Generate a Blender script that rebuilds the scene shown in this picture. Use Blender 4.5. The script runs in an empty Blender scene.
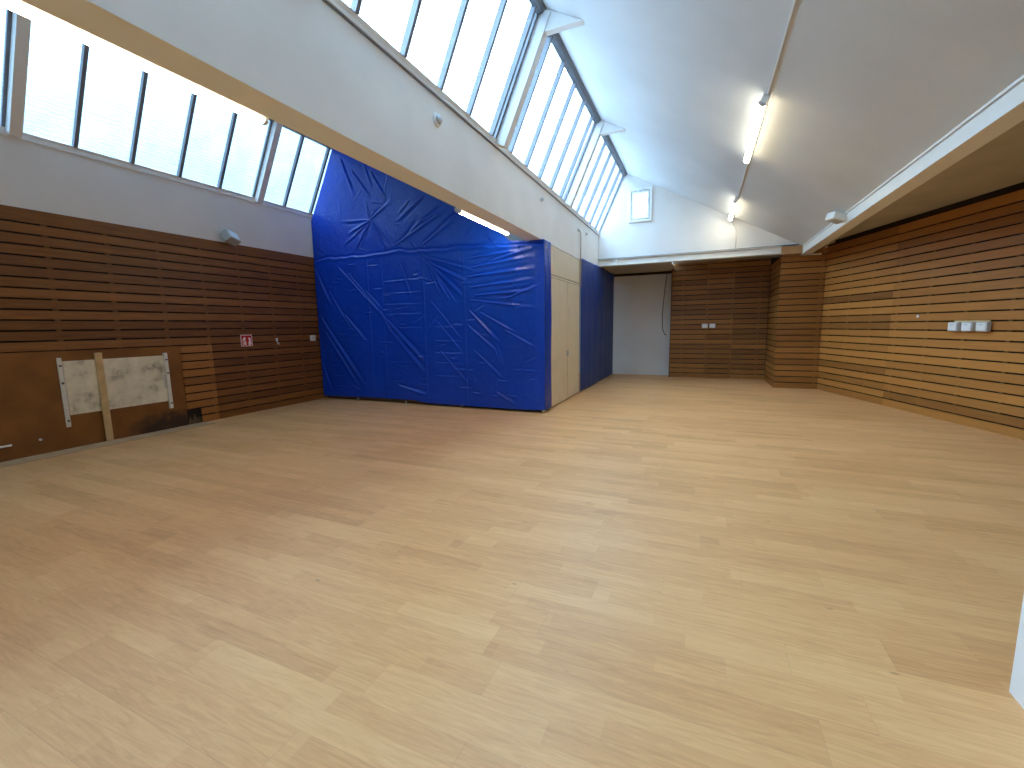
import bpy, math, random
import numpy as np
from mathutils import Matrix, Vector

random.seed(7)
rng = np.random.default_rng(11)
SC = bpy.context.scene
COL = SC.collection

# ------------------------------------------------------------------ helpers
class MB:
    """collects boxes, prisms, tubes; build() links them as ONE mesh object"""
    def __init__(s):
        s.v = []; s.f = []; s.tone = []
    def add(s, vs, fs, tone=0.5):
        n = len(s.v)
        s.v += [tuple(p) for p in vs]
        s.f += [tuple(i + n for i in f) for f in fs]
        s.tone += [tone] * len(vs)
        return s
    def box(s, x0, x1, y0, y1, z0, z1, tone=0.5):
        x0, x1 = min(x0, x1), max(x0, x1); y0, y1 = min(y0, y1), max(y0, y1); z0, z1 = min(z0, z1), max(z0, z1)
        vs = [(x0,y0,z0),(x1,y0,z0),(x1,y1,z0),(x0,y1,z0),(x0,y0,z1),(x1,y0,z1),(x1,y1,z1),(x0,y1,z1)]
        fs = [(0,3,2,1),(4,5,6,7),(0,1,5,4),(1,2,6,5),(2,3,7,6),(3,0,4,7)]
        return s.add(vs, fs, tone)
    def prism_y(s, poly, y0, y1, tone=0.5):
        """poly: (x,z) points, extruded along y"""
        a = sum(poly[i][0]*poly[(i+1) % len(poly)][1]-poly[(i+1) % len(poly)][0]*poly[i][1] for i in range(len(poly)))
        if a < 0: poly = poly[::-1]
        n = len(poly)
        vs = [(x, y0, z) for x, z in poly] + [(x, y1, z) for x, z in poly]
        fs = [tuple(range(n)), tuple(range(2*n-1, n-1, -1))]
        fs += [((i+1) % n, i, i+n, (i+1) % n + n) for i in range(n)]
        return s.add(vs, fs, tone)
    def cyl(s, p0, p1, r0, r1=None, seg=14, caps=True):
        r1 = r0 if r1 is None else r1
        p0, p1 = Vector(p0), Vector(p1); d = (p1-p0).normalized()
        a = d.orthogonal().normalized(); b = d.cross(a)
        vs = []
        for p, r in ((p0, r0), (p1, r1)):
            for i in range(seg):
                t = 2*math.pi*i/seg
                vs.append(p + (a*math.cos(t)+b*math.sin(t))*r)
        fs = [(i, (i+1) % seg, (i+1) % seg+seg, i+seg) for i in range(seg)]
        if caps: fs += [tuple(range(seg-1, -1, -1)), tuple(range(seg, 2*seg))]
        return s.add(vs, fs)
    def tube(s, pts, r, seg=10):
        pts = [Vector(p) for p in pts]; vs = []; n = len(pts)
        ref = None
        for i, p in enumerate(pts):
            d = (pts[min(i+1, n-1)]-pts[max(i-1, 0)]).normalized()
            if ref is None: ref = d.orthogonal().normalized()
            a = (ref-d*ref.dot(d)).normalized(); ref = a; b = d.cross(a)
            vs += [p+(a*math.cos(2*math.pi*k/seg)+b*math.sin(2*math.pi*k/seg))*r for k in range(seg)]
        fs = [(i*seg+k, i*seg+(k+1) % seg, (i+1)*seg+(k+1) % seg, (i+1)*seg+k) for i in range(n-1) for k in range(seg)]
        fs += [tuple(range(seg-1, -1, -1)), tuple(range((n-1)*seg, n*seg))]
        return s.add(vs, fs)
    def lathe(s, prof, seg=20):
        """prof: (r, z) along the local z axis"""
        vs = [(r*math.cos(2*math.pi*k/seg), r*math.sin(2*math.pi*k/seg), z) for r, z in prof for k in range(seg)]
        n = len(prof)
        fs = [(i*seg+k, i*seg+(k+1) % seg, (i+1)*seg+(k+1) % seg, (i+1)*seg+k) for i in range(n-1) for k in range(seg)]
        fs += [tuple(range(seg-1, -1, -1)), tuple(range((n-1)*seg, n*seg))]
        return s.add(vs, fs)
    def xf(s, M):
        s.v = [tuple(M @ Vector(p)) for p in s.v]; return s
    def build(s, name, mat, parent=None, bevel=0.0, smooth=False):
        me = bpy.data.meshes.new(name)
        me.from_pydata(s.v, [], s.f); me.update()
        at = me.attributes.new('tone', 'FLOAT', 'POINT')
        at.data.foreach_set('value', s.tone)
        if smooth:
            me.polygons.foreach_set('use_smooth', [True]*len(me.polygons))
        me.materials.append(mat)
        o = bpy.data.objects.new(name, me); COL.objects.link(o)
        if parent is not None: o.parent = parent
        if bevel:
            b = o.modifiers.new('bevel', 'BEVEL'); b.width = bevel; b.segments = 2; b.limit_method = 'ANGLE'
        return o

def tag(o, label, cat, group=None):
    o['label'] = label; o['category'] = cat
    if group: o['group'] = group
    return o
def struct(o, label=None):
    o['kind'] = 'structure'
    if label: o['label'] = label
    return o
def empty(name, loc, M=None):
    o = bpy.data.objects.new(name, None); COL.objects.link(o)
    if M is not None: o.matrix_world = M
    else: o.location = loc
    o.empty_display_size = 0.1
    return o
def frame(origin, D):
    """local x runs along D, y points away from the room, z up"""
    D = Vector(D).normalized(); Z = Vector((0, 0, 1)); Y = Z.cross(D)
    M = Matrix((D, Y, Z)).transposed().to_4x4(); M.translation = Vector(origin)
    return M
def copy_tree(o, parent=None):
    c = o.copy(); COL.objects.link(c)
    if parent is not None: c.parent = parent
    for ch in list(o.children): copy_tree(ch, c)
    return c

# ------------------------------------------------------------------ materials
def mat(name):
    m = bpy.data.materials.new(name); m.use_nodes = True
    return m, m.node_tree, m.node_tree.nodes['Principled BSDF']
def N(nt, t, **kw):
    n = nt.nodes.new(t)
    for k, v in kw.items():
        if k in ('operation', 'blend_type', 'data_type', 'attribute_name', 'noise_dimensions', 'feature', 'offset', 'interpolation_type'): setattr(n, k, v)
        else: n.inputs[k].default_value = v
    return n
def ramp(nt, stops):
    r = nt.nodes.new('ShaderNodeValToRGB'); e = r.color_ramp.elements
    while len(e) < len(stops): e.new(0.5)
    for i, (p, c) in enumerate(stops):
        e[i].position = p; e[i].color = (*c, 1)
    return r
def coords(nt, scale=(1,1,1), kind='Object'):
    tc = nt.nodes.new('ShaderNodeTexCoord'); mp = nt.nodes.new('ShaderNodeMapping')
    mp.inputs['Scale'].default_value = scale
    nt.links.new(tc.outputs[kind], mp.inputs['Vector']); return mp
def plain(name, col, rough=0.6, noise=0.0, nscale=4.0, bump=0.0, bscale=60.0, metal=0.0, spec=0.5):
    m, nt, p = mat(name); L = nt.links.new
    p.inputs['Roughness'].default_value = rough; p.inputs['Metallic'].default_value = metal
    p.inputs['Specular IOR Level'].default_value = spec
    mp = coords(nt)
    n = N(nt, 'ShaderNodeTexNoise', Scale=nscale, Detail=4.0); L(mp.outputs[0], n.inputs['Vector'])
    r = ramp(nt, [(0.3, tuple(c*(1-noise) for c in col)), (0.7, tuple(min(1, c*(1+noise)) for c in col))])
    L(n.outputs['Fac'], r.inputs['Fac']); L(r.outputs['Color'], p.inputs['Base Color'])
    if bump:
        b = N(nt, 'ShaderNodeTexNoise', Scale=bscale, Detail=5.0); L(mp.outputs[0], b.inputs['Vector'])
        bp = N(nt, 'ShaderNodeBump', Strength=bump, Distance=0.01); L(b.outputs['Fac'], bp.inputs['Height'])
        L(bp.outputs['Normal'], p.inputs['Normal'])
    return m
def wood(name, dark, light, gscale=(1.2, 14, 14), rough=0.45, island=0.35):
    m, nt, p = mat(name); L = nt.links.new
    mp = coords(nt, gscale)
    g = nt.nodes.new('ShaderNodeNewGeometry')
    off = N(nt, 'ShaderNodeVectorMath', operation='SCALE'); off.inputs[0].default_value = (37, 11, 23)
    L(g.outputs['Random Per Island'], off.inputs['Scale'])
    add = N(nt, 'ShaderNodeVectorMath', operation='ADD'); L(mp.outputs[0], add.inputs[0]); L(off.outputs[0], add.inputs[1])
    n = N(nt, 'ShaderNodeTexNoise', Scale=2.2, Detail=6.0, Roughness=0.6, Distortion=0.6); L(add.outputs[0], n.inputs['Vector'])
    at = N(nt, 'ShaderNodeAttribute', attribute_name='tone')
    # factor = grain*0.45 + island*island + tone
    a = N(nt, 'ShaderNodeMath', operation='MULTIPLY_ADD'); L(n.outputs['Fac'], a.inputs[0]); a.inputs[1].default_value = 0.55; a.inputs[2].default_value = -0.275
    b = N(nt, 'ShaderNodeMath', operation='MULTIPLY_ADD'); L(g.outputs['Random Per Island'], b.inputs[0]); b.inputs[1].default_value = island; b.inputs[2].default_value = -island/2
    c = N(nt, 'ShaderNodeMath', operation='ADD'); L(a.outputs[0], c.inputs[0]); L(b.outputs[0], c.inputs[1])
    d = N(nt, 'ShaderNodeMath', operation='ADD'); L(c.outputs[0], d.inputs[0]); L(at.outputs['Fac'], d.inputs[1])
    r = ramp(nt, [(0.0, dark), (1.0, light)]); L(d.outputs[0], r.inputs['Fac'])
    L(r.outputs['Color'], p.inputs['Base Color'])
    p.inputs['Roughness'].default_value = rough
    bp = N(nt, 'ShaderNodeBump', Strength=0.08, Distance=0.004); L(n.outputs['Fac'], bp.inputs['Height']); L(bp.outputs['Normal'], p.inputs['Normal'])
    return m

M = {}
M['white'] = plain('white_plaster', (0.73, 0.725, 0.71), 0.85, 0.04, 1.5, 0.12, 40)
M['beamwhite'] = plain('beam_plaster', (0.86, 0.86, 0.83), 0.8, 0.04, 2.0, 0.06, 50)
M['ceil'] = plain('ceiling_plaster', (0.63, 0.66, 0.68), 0.9, 0.05, 1.2, 0.35, 70)
M['soffit'] = plain('soffit_board', (0.42, 0.38, 0.31), 0.85, 0.08, 2.0, 0.1, 40)
M['paint'] = plain('white_gloss_paint', (0.78, 0.79, 0.78), 0.4, 0.03, 3.0)
M['header'] = plain('header_paint', (0.72, 0.71, 0.67), 0.5, 0.06, 3.0)
M['pvc'] = plain('white_plastic', (0.80, 0.80, 0.78), 0.35, 0.02)
M['greyplastic'] = plain('grey_plastic', (0.55, 0.57, 0.60), 0.4, 0.05)
M['darkgrey'] = plain('dark_grey_plastic', (0.09, 0.09, 0.10), 0.5, 0.05)
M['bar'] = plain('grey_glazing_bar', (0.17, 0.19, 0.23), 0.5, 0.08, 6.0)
M['ridge'] = plain('ridge_profile_steel', (0.13, 0.15, 0.18), 0.5, 0.1, 6.0)
M['metal'] = plain('galvanised_steel', (0.55, 0.55, 0.53), 0.4, 0.12, 20.0, metal=0.7)
M['whitemetal'] = plain('white_steel_rail', (0.70, 0.69, 0.64), 0.45, 0.08, 20.0)
M['cream'] = plain('cream_painted_plywood', (0.74, 0.66, 0.50), 0.6, 0.05, 3.0, 0.04, 30)
M['creamshade'] = plain('gap_shade_carcass', (0.10, 0.08, 0.055), 0.6, 0.05, 3.0)  # cream carcass coloured dark so the door gaps look shaded
M['black'] = plain('backing_black', (0.020, 0.012, 0.008), 0.9, 0.3, 3.0)
M['timber'] = plain('raw_timber', (0.60, 0.43, 0.22), 0.7, 0.15, 9.0, 0.1, 40)
M['oldgrey'] = plain('aged_grey_plastic', (0.36, 0.36, 0.34), 0.5, 0.1)
M['block'] = plain('stained_block', (0.36, 0.20, 0.085), 0.6, 0.1, 8.0)
M['darktimber'] = plain('dark_raw_timber', (0.10, 0.062, 0.03), 0.7, 0.2, 9.0, 0.1, 40)
M['slat'] = wood('panelling_plywood', (0.10, 0.032, 0.004), (0.47, 0.200, 0.042))
M['batten'] = plain('panelling_batten', (0.13, 0.062, 0.018), 0.6, 0.15, 6.0)
M['screed'] = plain('grey_screed', (0.52, 0.33, 0.17), 0.8, 0.15, 6.0, 0.15, 50)
M['red'] = plain('sign_red', (0.52, 0.012, 0.02), 0.4)
M['signwhite'] = plain('sign_white', (0.80, 0.72, 0.70), 0.4)
M['cable'] = plain('grey_cable', (0.62, 0.60, 0.55), 0.5)
M['roof'] = plain('roof_felt', (0.30, 0.30, 0.31), 0.9, 0.1, 2.0)

def floor_mat():
    m, nt, p = mat('laminate_planks'); L = nt.links.new
    tc = nt.nodes.new('ShaderNodeTexCoord')
    W, LEN = 0.193, 1.29
    # plank cell lookup done with math so that each plank gets its own tone
    sep = nt.nodes.new('ShaderNodeSeparateXYZ'); L(tc.outputs['Object'], sep.inputs[0])
    def m2(op, a, b=None, c=None):
        n = N(nt, 'ShaderNodeMath', operation=op)
        for i, q in enumerate((a, b, c)):
            if q is None: continue
            if hasattr(q, 'links') or hasattr(q, 'is_linked'): L(q, n.inputs[i])
            else: n.inputs[i].default_value = q
        return n.outputs[0]
    ry = m2('DIVIDE', sep.outputs['Y'], W); row = m2('FLOOR', ry); fy = m2('SUBTRACT', ry, row)
    wn = N(nt, 'ShaderNodeTexWhiteNoise', noise_dimensions='1D'); L(row, wn.inputs['W'])
    rx = m2('ADD', m2('DIVIDE', sep.outputs['X'], LEN), wn.outputs['Value']); colm = m2('FLOOR', rx); fx = m2('SUBTRACT', rx, colm)
    # each board is printed with two strips
    s3 = m2('FLOOR', m2('MULTIPLY', fy, 2.0))
    cv = nt.nodes.new('ShaderNodeCombineXYZ'); L(colm, cv.inputs[0]); L(row, cv.inputs[1])
    w2 = N(nt, 'ShaderNodeTexWhiteNoise', noise_dimensions='3D'); L(cv.outputs[0], w2.inputs['Vector'])
    # printed strips of differing length inside a board
    strip = m2('ADD', m2('MULTIPLY', row, 2.0), s3)
    w3 = N(nt, 'ShaderNodeTexWhiteNoise', noise_dimensions='1D'); L(strip, w3.inputs['W'])
    rx3 = m2('FLOOR', m2('ADD', m2('DIVIDE', sep.outputs['X'], 0.78), m2('MULTIPLY', w3.outputs['Value'], 7.0)))
    cv3 = nt.nodes.new('ShaderNodeCombineXYZ'); L(rx3, cv3.inputs[0]); L(strip, cv3.inputs[1])
    w4 = N(nt, 'ShaderNodeTexWhiteNoise', noise_dimensions='3D'); L(cv3.outputs[0], w4.inputs['Vector'])
    # grain
    mp = nt.nodes.new('ShaderNodeMapping'); mp.inputs['Scale'].default_value = (1.0, 11, 1); L(tc.outputs['Object'], mp.inputs['Vector'])
    off = N(nt, 'ShaderNodeVectorMath', operation='SCALE'); L(w2.outputs['Color'], off.inputs[0]); off.inputs['Scale'].default_value = 30
    ad = N(nt, 'ShaderNodeVectorMath', operation='ADD'); L(mp.outputs[0], ad.inputs[0]); L(off.outputs[0], ad.inputs[1])
    g = N(nt, 'ShaderNodeTexNoise', Scale=3.4, Detail=8.0, Roughness=0.68, Distortion=1.5); L(ad.outputs[0], g.inputs['Vector'])
    big = N(nt, 'ShaderNodeTexNoise', Scale=0.7, Detail=2.0); L(tc.outputs['Object'], big.inputs['Vector'])
    f = m2('MULTIPLY_ADD', g.outputs['Fac'], 0.95, -0.475)
    f = m2('ADD', f, m2('MULTIPLY_ADD', w2.outputs['Value'], 0.20, 0.40))
    f = m2('ADD', f, m2('MULTIPLY_ADD', w4.outputs['Value'], 0.21, -0.105))
    f = m2('ADD', f, m2('MULTIPLY_ADD', big.outputs['Fac'], 0.2, -0.1))
    r = ramp(nt, [(0.0, (0.48, 0.22, 0.078)), (0.5, (0.70, 0.366, 0.150)), (1.0, (0.86, 0.52, 0.235))]); L(f, r.inputs['Fac'])
    # knots: small dark flecks
    kn = N(nt, 'ShaderNodeTexVoronoi', Scale=1.7); kmp = nt.nodes.new('ShaderNodeMapping'); kmp.inputs['Scale'].default_value = (1, 2.6, 1)
    L(tc.outputs['Object'], kmp.inputs['Vector']); L(kmp.outputs[0], kn.inputs['Vector'])
    kf = nt.nodes.new('ShaderNodeMapRange'); kf.inputs['From Min'].default_value = 0.02; kf.inputs['From Max'].default_value = 0.04
    kf.inputs['To Min'].default_value = 0.45; kf.inputs['To Max'].default_value = 0.0; L(kn.outputs['Distance'], kf.inputs['Value'])
    k = N(nt, 'ShaderNodeMix', data_type='RGBA'); L(kf.outputs[0], k.inputs['Factor']); L(r.outputs['Color'], k.inputs['A']); k.inputs['B'].default_value = (0.19, 0.09, 0.035, 1)
    # joints
    e1 = m2('LESS_THAN', fy, 0.012); e2 = m2('LESS_THAN', fx, 0.0018); e = m2('MAXIMUM', e1, e2)
    j = N(nt, 'ShaderNodeMix', data_type='RGBA'); L(m2('MULTIPLY', e, 0.2), j.inputs['Factor']); L(k.outputs['Result'], j.inputs['A']); j.inputs['B'].default_value = (0.16, 0.09, 0.04, 1)
    L(j.outputs['Result'], p.inputs['Base Color'])
    # rub marks dull the varnish
    rn = N(nt, 'ShaderNodeTexNoise', Scale=1.6, Detail=4.0); L(tc.outputs['Object'], rn.inputs['Vector'])
    L(m2('MULTIPLY_ADD', rn.outputs['Fac'], 0.22, 0.30), p.inputs['Roughness'])
    p.inputs['Specular IOR Level'].default_value = 0.28
    bp = N(nt, 'ShaderNodeBump', Strength=0.05, Distance=0.003); L(g.outputs['Fac'], bp.inputs['Height']); L(bp.outputs['Normal'], p.inputs['Normal'])
    return m
M['floor'] = floor_mat()

def hardboard_mat():
    m, nt, p = mat('brown_hardboard'); L = nt.links.new
    mp = coords(nt)
    n = N(nt, 'ShaderNodeTexNoise', Scale=3.0, Detail=5.0); L(mp.outputs[0], n.inputs['Vector'])
    r = ramp(nt, [(0.3, (0.18, 0.068, 0.012)), (0.7, (0.26, 0.105, 0.018))]); L(n.outputs['Fac'], r.inputs['Fac'])
    # patch of rot low down on the board (local x = along the wall, z = up)
    sp = nt.nodes.new('ShaderNodeSeparateXYZ'); L(mp.outputs[0], sp.inputs[0])
    def g(sock, c, w):
        a = N(nt, 'ShaderNodeMath', operation='SUBTRACT'); L(sock, a.inputs[0]); a.inputs[1].default_value = c
        b = N(nt, 'ShaderNodeMath', operation='DIVIDE'); L(a.outputs[0], b.inputs[0]); b.inputs[1].default_value = w
        c2 = N(nt, 'ShaderNodeMath', operation='POWER'); L(b.outputs[0], c2.inputs[0]); c2.inputs[1].default_value = 2
        return c2.outputs[0]
    s = N(nt, 'ShaderNodeMath', operation='ADD'); L(g(sp.outputs['X'], 3.85, 0.55), s.inputs[0]); L(g(sp.outputs['Z'], 0.06, 0.24), s.inputs[1])
    n2 = N(nt, 'ShaderNodeTexNoise', Scale=7.0, Detail=6.0, Roughness=0.7); L(mp.outputs[0], n2.inputs['Vector'])
    s2 = N(nt, 'ShaderNodeMath', operation='MULTIPLY_ADD'); L(n2.outputs['Fac'], s2.inputs[0]); s2.inputs[1].default_value = 2.6; L(s.outputs[0], s2.inputs[2])
    mr = nt.nodes.new('ShaderNodeMapRange'); mr.inputs['From Min'].default_value = 1.5; mr.inputs['From Max'].default_value = 2.3; mr.inputs['To Min'].default_value = 0.9; mr.inputs['To Max'].default_value = 0.0
    L(s2.outputs[0], mr.inputs['Value'])
    k = N(nt, 'ShaderNodeMix', data_type='RGBA'); L(mr.outputs[0], k.inputs['Factor']); L(r.outputs['Color'], k.inputs['A']); k.inputs['B'].default_value = (0.03, 0.016, 0.008, 1)
    L(k.outputs['Result'], p.inputs['Base Color']); p.inputs['Roughness'].default_value = 0.7
    return m
M['hardboard'] = hardboard_mat()

def whiteboard_mat():
    m, nt, p = mat('scuffed_white_board'); L = nt.links.new
    mp = coords(nt)
    n = N(nt, 'ShaderNodeTexNoise', Scale=3.2, Detail=7.0, Roughness=0.65); L(mp.outputs[0], n.inputs['Vector'])
    r = ramp(nt, [(0.36, (0.36, 0.34, 0.28)), (0.46, (0.70, 0.66, 0.53)), (0.6, (0.85, 0.81, 0.67))]); L(n.outputs['Fac'], r.inputs['Fac'])
    L(r.outputs['Color'], p.inputs['Base Color']); p.inputs['Roughness'].default_value = 0.7
    return m
M['scuffed'] = whiteboard_mat()

def tarp_mat(name, col, trans, rough, dust=0.0):
    m, nt, p = mat(name); L = nt.links.new
    mp = coords(nt)
    n = N(nt, 'ShaderNodeTexNoise', Scale=2.0, Detail=5.0); L(mp.outputs[0], n.inputs['Vector'])
    d = tuple(c*(1-dust)+dust*q for c, q in zip(col, (0.16, 0.17, 0.22)))
    r = ramp(nt, [(0.35, col), (0.7, d if dust else tuple(c*1.12 for c in col))]); L(n.outputs['Fac'], r.inputs['Fac'])
    L(r.outputs['Color'], p.inputs['Base Color']); p.inputs['Roughness'].default_value = rough
    p.inputs['Specular IOR Level'].default_value = 0.38
    b = N(nt, 'ShaderNodeTexNoise', Scale=16.0, Detail=5.0, Distortion=1.0); L(mp.outputs[0], b.inputs['Vector'])
    bp = N(nt, 'ShaderNodeBump', Strength=0.5, Distance=0.014); L(b.outputs['Fac'], bp.inputs['Height']); L(bp.outputs['Normal'], p.inputs['Normal'])
    t = nt.nodes.new('ShaderNodeBsdfTranslucent'); t.inputs['Color'].default_value = (col[0]*1.2, col[1]*1.6, min(1, col[2]*1.6), 1)
    mx = nt.nodes.new('ShaderNodeMixShader'); mx.inputs[0].default_value = trans
    L(p.outputs[0], mx.inputs[1]); L(t.outputs[0], mx.inputs[2])
    L(mx.outputs[0], nt.nodes['Material Output'].inputs['Surface'])
    return m
M['tarp'] = tarp_mat('blue_tarpaulin', (0.003, 0.056, 0.50), 0.14, 0.27)
M['tarpdark'] = tarp_mat('dusty_blue_sheet', (0.013, 0.048, 0.28), 0.06, 0.5, 0.2)

def glass_mat(name, tint, frosted):
    m, nt, p = mat(name); L = nt.links.new
    nt.nodes.remove(p)
    out = nt.nodes['Material Output']
    tr = nt.nodes.new('ShaderNodeBsdfTransparent')
    gl = nt.nodes.new('ShaderNodeBsdfGlossy'); gl.inputs['Roughness'].default_value = 0.08
    fr = nt.nodes.new('ShaderNodeValue'); fr.outputs[0].default_value = 0.05
    mp = coords(nt, (1, 1, 1))
    n = N(nt, 'ShaderNodeTexNoise', Scale=3.0, Detail=5.0, Roughness=0.6)
    mp.inputs['Scale'].default_value = (1.0, 2.4, 0.6)
    L(mp.outputs[0], n.inputs['Vector'])
    k = 0.16 if frosted else 0.03
    r = ramp(nt, [(0.3, tuple(c*(1-k) for c in tint)), (0.65, tint)]); L(n.outputs['Fac'], r.inputs['Fac'])
    if frosted:   # faint level ribs in the glass
        wv = nt.nodes.new('ShaderNodeTexWave'); wv.bands_direction = 'Z'; wv.inputs['Scale'].default_value = 7.0
        wv.inputs['Distortion'].default_value = 5.0; wv.inputs['Detail'].default_value = 2.0; wv.inputs['Detail Scale'].default_value = 1.2
        tc2 = nt.nodes.new('ShaderNodeTexCoord'); L(tc2.outputs['Object'], wv.inputs['Vector'])
        rw = ramp(nt, [(0.0, (0.80, 0.85, 0.88)), (0.8, (1, 1, 1))]); L(wv.outputs['Fac'], rw.inputs['Fac'])
        mm = N(nt, 'ShaderNodeMix', data_type='RGBA', blend_type='MULTIPLY'); mm.inputs['Factor'].default_value = 1.0
        L(r.outputs['Color'], mm.inputs['A']); L(rw.outputs['Color'], mm.inputs['B']); L(mm.outputs['Result'], tr.inputs['Color'])
    else:
        L(r.outputs['Color'], tr.inputs['Color'])
    mx = nt.nodes.new('ShaderNodeMixShader'); L(fr.outputs[0], mx.inputs[0]); L(tr.outputs[0], mx.inputs[1]); L(gl.outputs[0], mx.inputs[2])
    last = mx
    if frosted:
        tl = nt.nodes.new('ShaderNodeBsdfTranslucent'); tl.inputs['Color'].default_value = (0.62, 0.68, 0.72, 1)
        m2 = nt.nodes.new('ShaderNodeMixShader'); m2.inputs[0].default_value = 0.2
        L(mx.outputs[0], m2.inputs[1]); L(tl.outputs[0], m2.inputs[2]); last = m2
    L(last.outputs[0], out.inputs['Surface'])
    return m
M['glass'] = glass_mat('clear_roof_glass', (0.93, 0.97, 1.0), False)
M['frost'] = glass_mat('ribbed_roof_glass', (0.70, 0.75, 0.78), True)

def emit(name, col, strength):
    m, nt, p = mat(name)
    p.inputs['Base Color'].default_value = (0.9, 0.9, 0.88, 1)
    p.inputs['Emission Color'].default_value = (*col, 1); p.inputs['Emission Strength'].default_value = strength
    n = N(nt, 'ShaderNodeTexNoise', Scale=2.0); mp = coords(nt); nt.links.new(mp.outputs[0], n.inputs['Vector'])
    r = ramp(nt, [(0.0, tuple(c*0.98 for c in col)), (1.0, col)]); nt.links.new(n.outputs['Fac'], r.inputs['Fac']); nt.links.new(r.outputs['Color'], p.inputs['Emission Color'])
    return m
M['tube'] = emit('lit_diffuser', (1.0, 0.90, 0.68), 15.0)

# ------------------------------------------------------------------ measurements
XL = -7.32            # face of the slats on the left wall
XB, XB2 = -2.386, -2.63   # beam: nave face, bay face
ZB, ZT = 2.82, 3.66   # beam underside, beam top
RX, RZ = -1.76, 4.985 # nave ridge
YG = 10.9             # gable wall
YE = 13.0             # end wall of the recess
Y0 = -4.0             # wall behind the camera
PX = 1.87             # fascia of the right purlin
SL = 0.544            # fall of the ceilings
WA = 0.3013           # right wall runs out of square
WX, WY = 2.33, 11.16
LX, LZ = -6.655, 5.01 # ridge of the left bay
cz = lambda x: RZ - SL*(x-RX)

# ------------------------------------------------------------------ shell
struct(MB().box(-7.6, 8.2, Y0-0.15, 13.3, -0.1, 0.0).build('floor', M['floor']))
struct(MB().box(XL+0.012, XL+0.30, Y0+0.01, 4.30, 0.0, 0.006).build('trim_1', M['screed']))

def slat_wall(name, Mx, parent, s0, s1, z0, z1, grooves, battens, cuts=(), joints=(), tone=None, gap=0.021, material=None):
    """boards with open gaps over dark backing; grooves = z of gap centres; local frame x along wall, -y to the room"""
    b = MB(); k = MB()
    zs = [z0] + sorted(z for z in grooves if z0 < z < z1) + [z1]
    for i in range(len(zs)-1):
        a = zs[i] + (gap/2 if i else 0.0); c = zs[i+1] - (gap/2 if i < len(zs)-2 else 0.0)
        xs = [s0] + [j for j in joints if s0 < j < s1 and not (name == 'l' and a > 1.3 and 3.9 < j < 4.7)] + [s1]
        if random.random() < 0.45 and len(xs) > 2:
            xs.pop(random.randrange(1, len(xs)-1))
        for q in range(len(xs)-1):
            segs = [(xs[q], xs[q+1])]
            for (cx0, cx1, cz0, cz1) in cuts:
                if (a+c)/2 > cz0 and (a+c)/2 < cz1:
                    new = []
                    for (u, w) in segs:
                        if cx1 <= u or cx0 >= w: new.append((u, w)); continue
                        if cx0 > u: new.append((u, cx0))
                        if cx1 < w: new.append((cx1, w))
                    segs = new
            for (u, w) in segs:
                t = tone((u+w)/2, (a+c)/2) if tone else 0.5
                b.box(u+0.0008, w-0.0008, -0.035, -0.017, a, c, t)
    o = b.build('slat_panelling', material or M['slat'], parent); o.matrix_parent_inverse = Matrix(); o.matrix_local = Mx
    for s in battens:
        if not (s0 < s < s1): continue
        lo = z0
        for (cx0, cx1, cz0, cz1) in cuts:
            if cx0 <= s <= cx1: lo = max(lo, cz1)
        k.box(s-0.026, s+0.026, -0.029, 0.0, lo+0.002, z1-0.005)
    if battens:
        o2 = k.build('support_battens', M['batten'], parent); o2.matrix_local = Mx
    return o

# left wall -----------------------------------------------------------------
wl = struct(MB().box(XL-0.30, XL-0.036, Y0, 13.2, 0, 2.915).box(XL-0.30, XL-0.012, Y0, 13.2, 2.915, 3.72).build('wall_left', M['white']))
o = MB().box(XL-0.0355, XL-0.034, Y0, 13.2, 0, 2.915).build('dark_lining', M['black'], wl)
FL = frame((XL-0.035, 0, 0), (0, 1, 0))
def tone_left(s, z):
    t = 0.28  # same wood, darker base: this wall's shade is put into the tone
    if 4.0 < s < 4.6 and z < 0.64: t = 0.72
    elif 4.0 < s < 4.6 and z < 1.25: t = 0.50
    if s > 5.6: t -= 0.1
    if 1.2 < z < 1.4: t += 0.12
    return t + (0.10 if z < 1.25 and s > 4.6 else 0.0)
slat_wall('l', FL, wl, Y0, 13.0, 0.0, 2.915, [2.75-0.1255*i for i in range(22)],
          [2.73-0.595*i for i in range(11)] + [2.73+0.595*i for i in range(1, 18)],
          cuts=[(Y0-1, 2.67, 0, 1.244), (2.67, 4.071, 0, 1.244), (4.07, 4.275, 0, 0.236)], joints=[-1.4, 1.0, 4.0, 4.545, 6.92, 9.3], tone=tone_left)
# the two panels that show where slats are missing
hb = MB().box(2.67, 4.069, -0.022, -0.004, 0.002, 1.238).build('hardboard_sheet', M['hardboard']); hb.matrix_world = FL
tag(hb, 'brown hardboard sheet bared behind the scuffed white board, dark rot along its foot', 'board')
hb2 = MB().box(Y0+0.02, 2.668, -0.050, -0.004, 0.002, 1.242).build('hardboard_sheet', M['hardboard']); hb2.matrix_world = FL
tag(hb2, 'brown hardboard sheet at the left edge of the picture, standing slightly proud of the wall', 'board')

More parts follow.
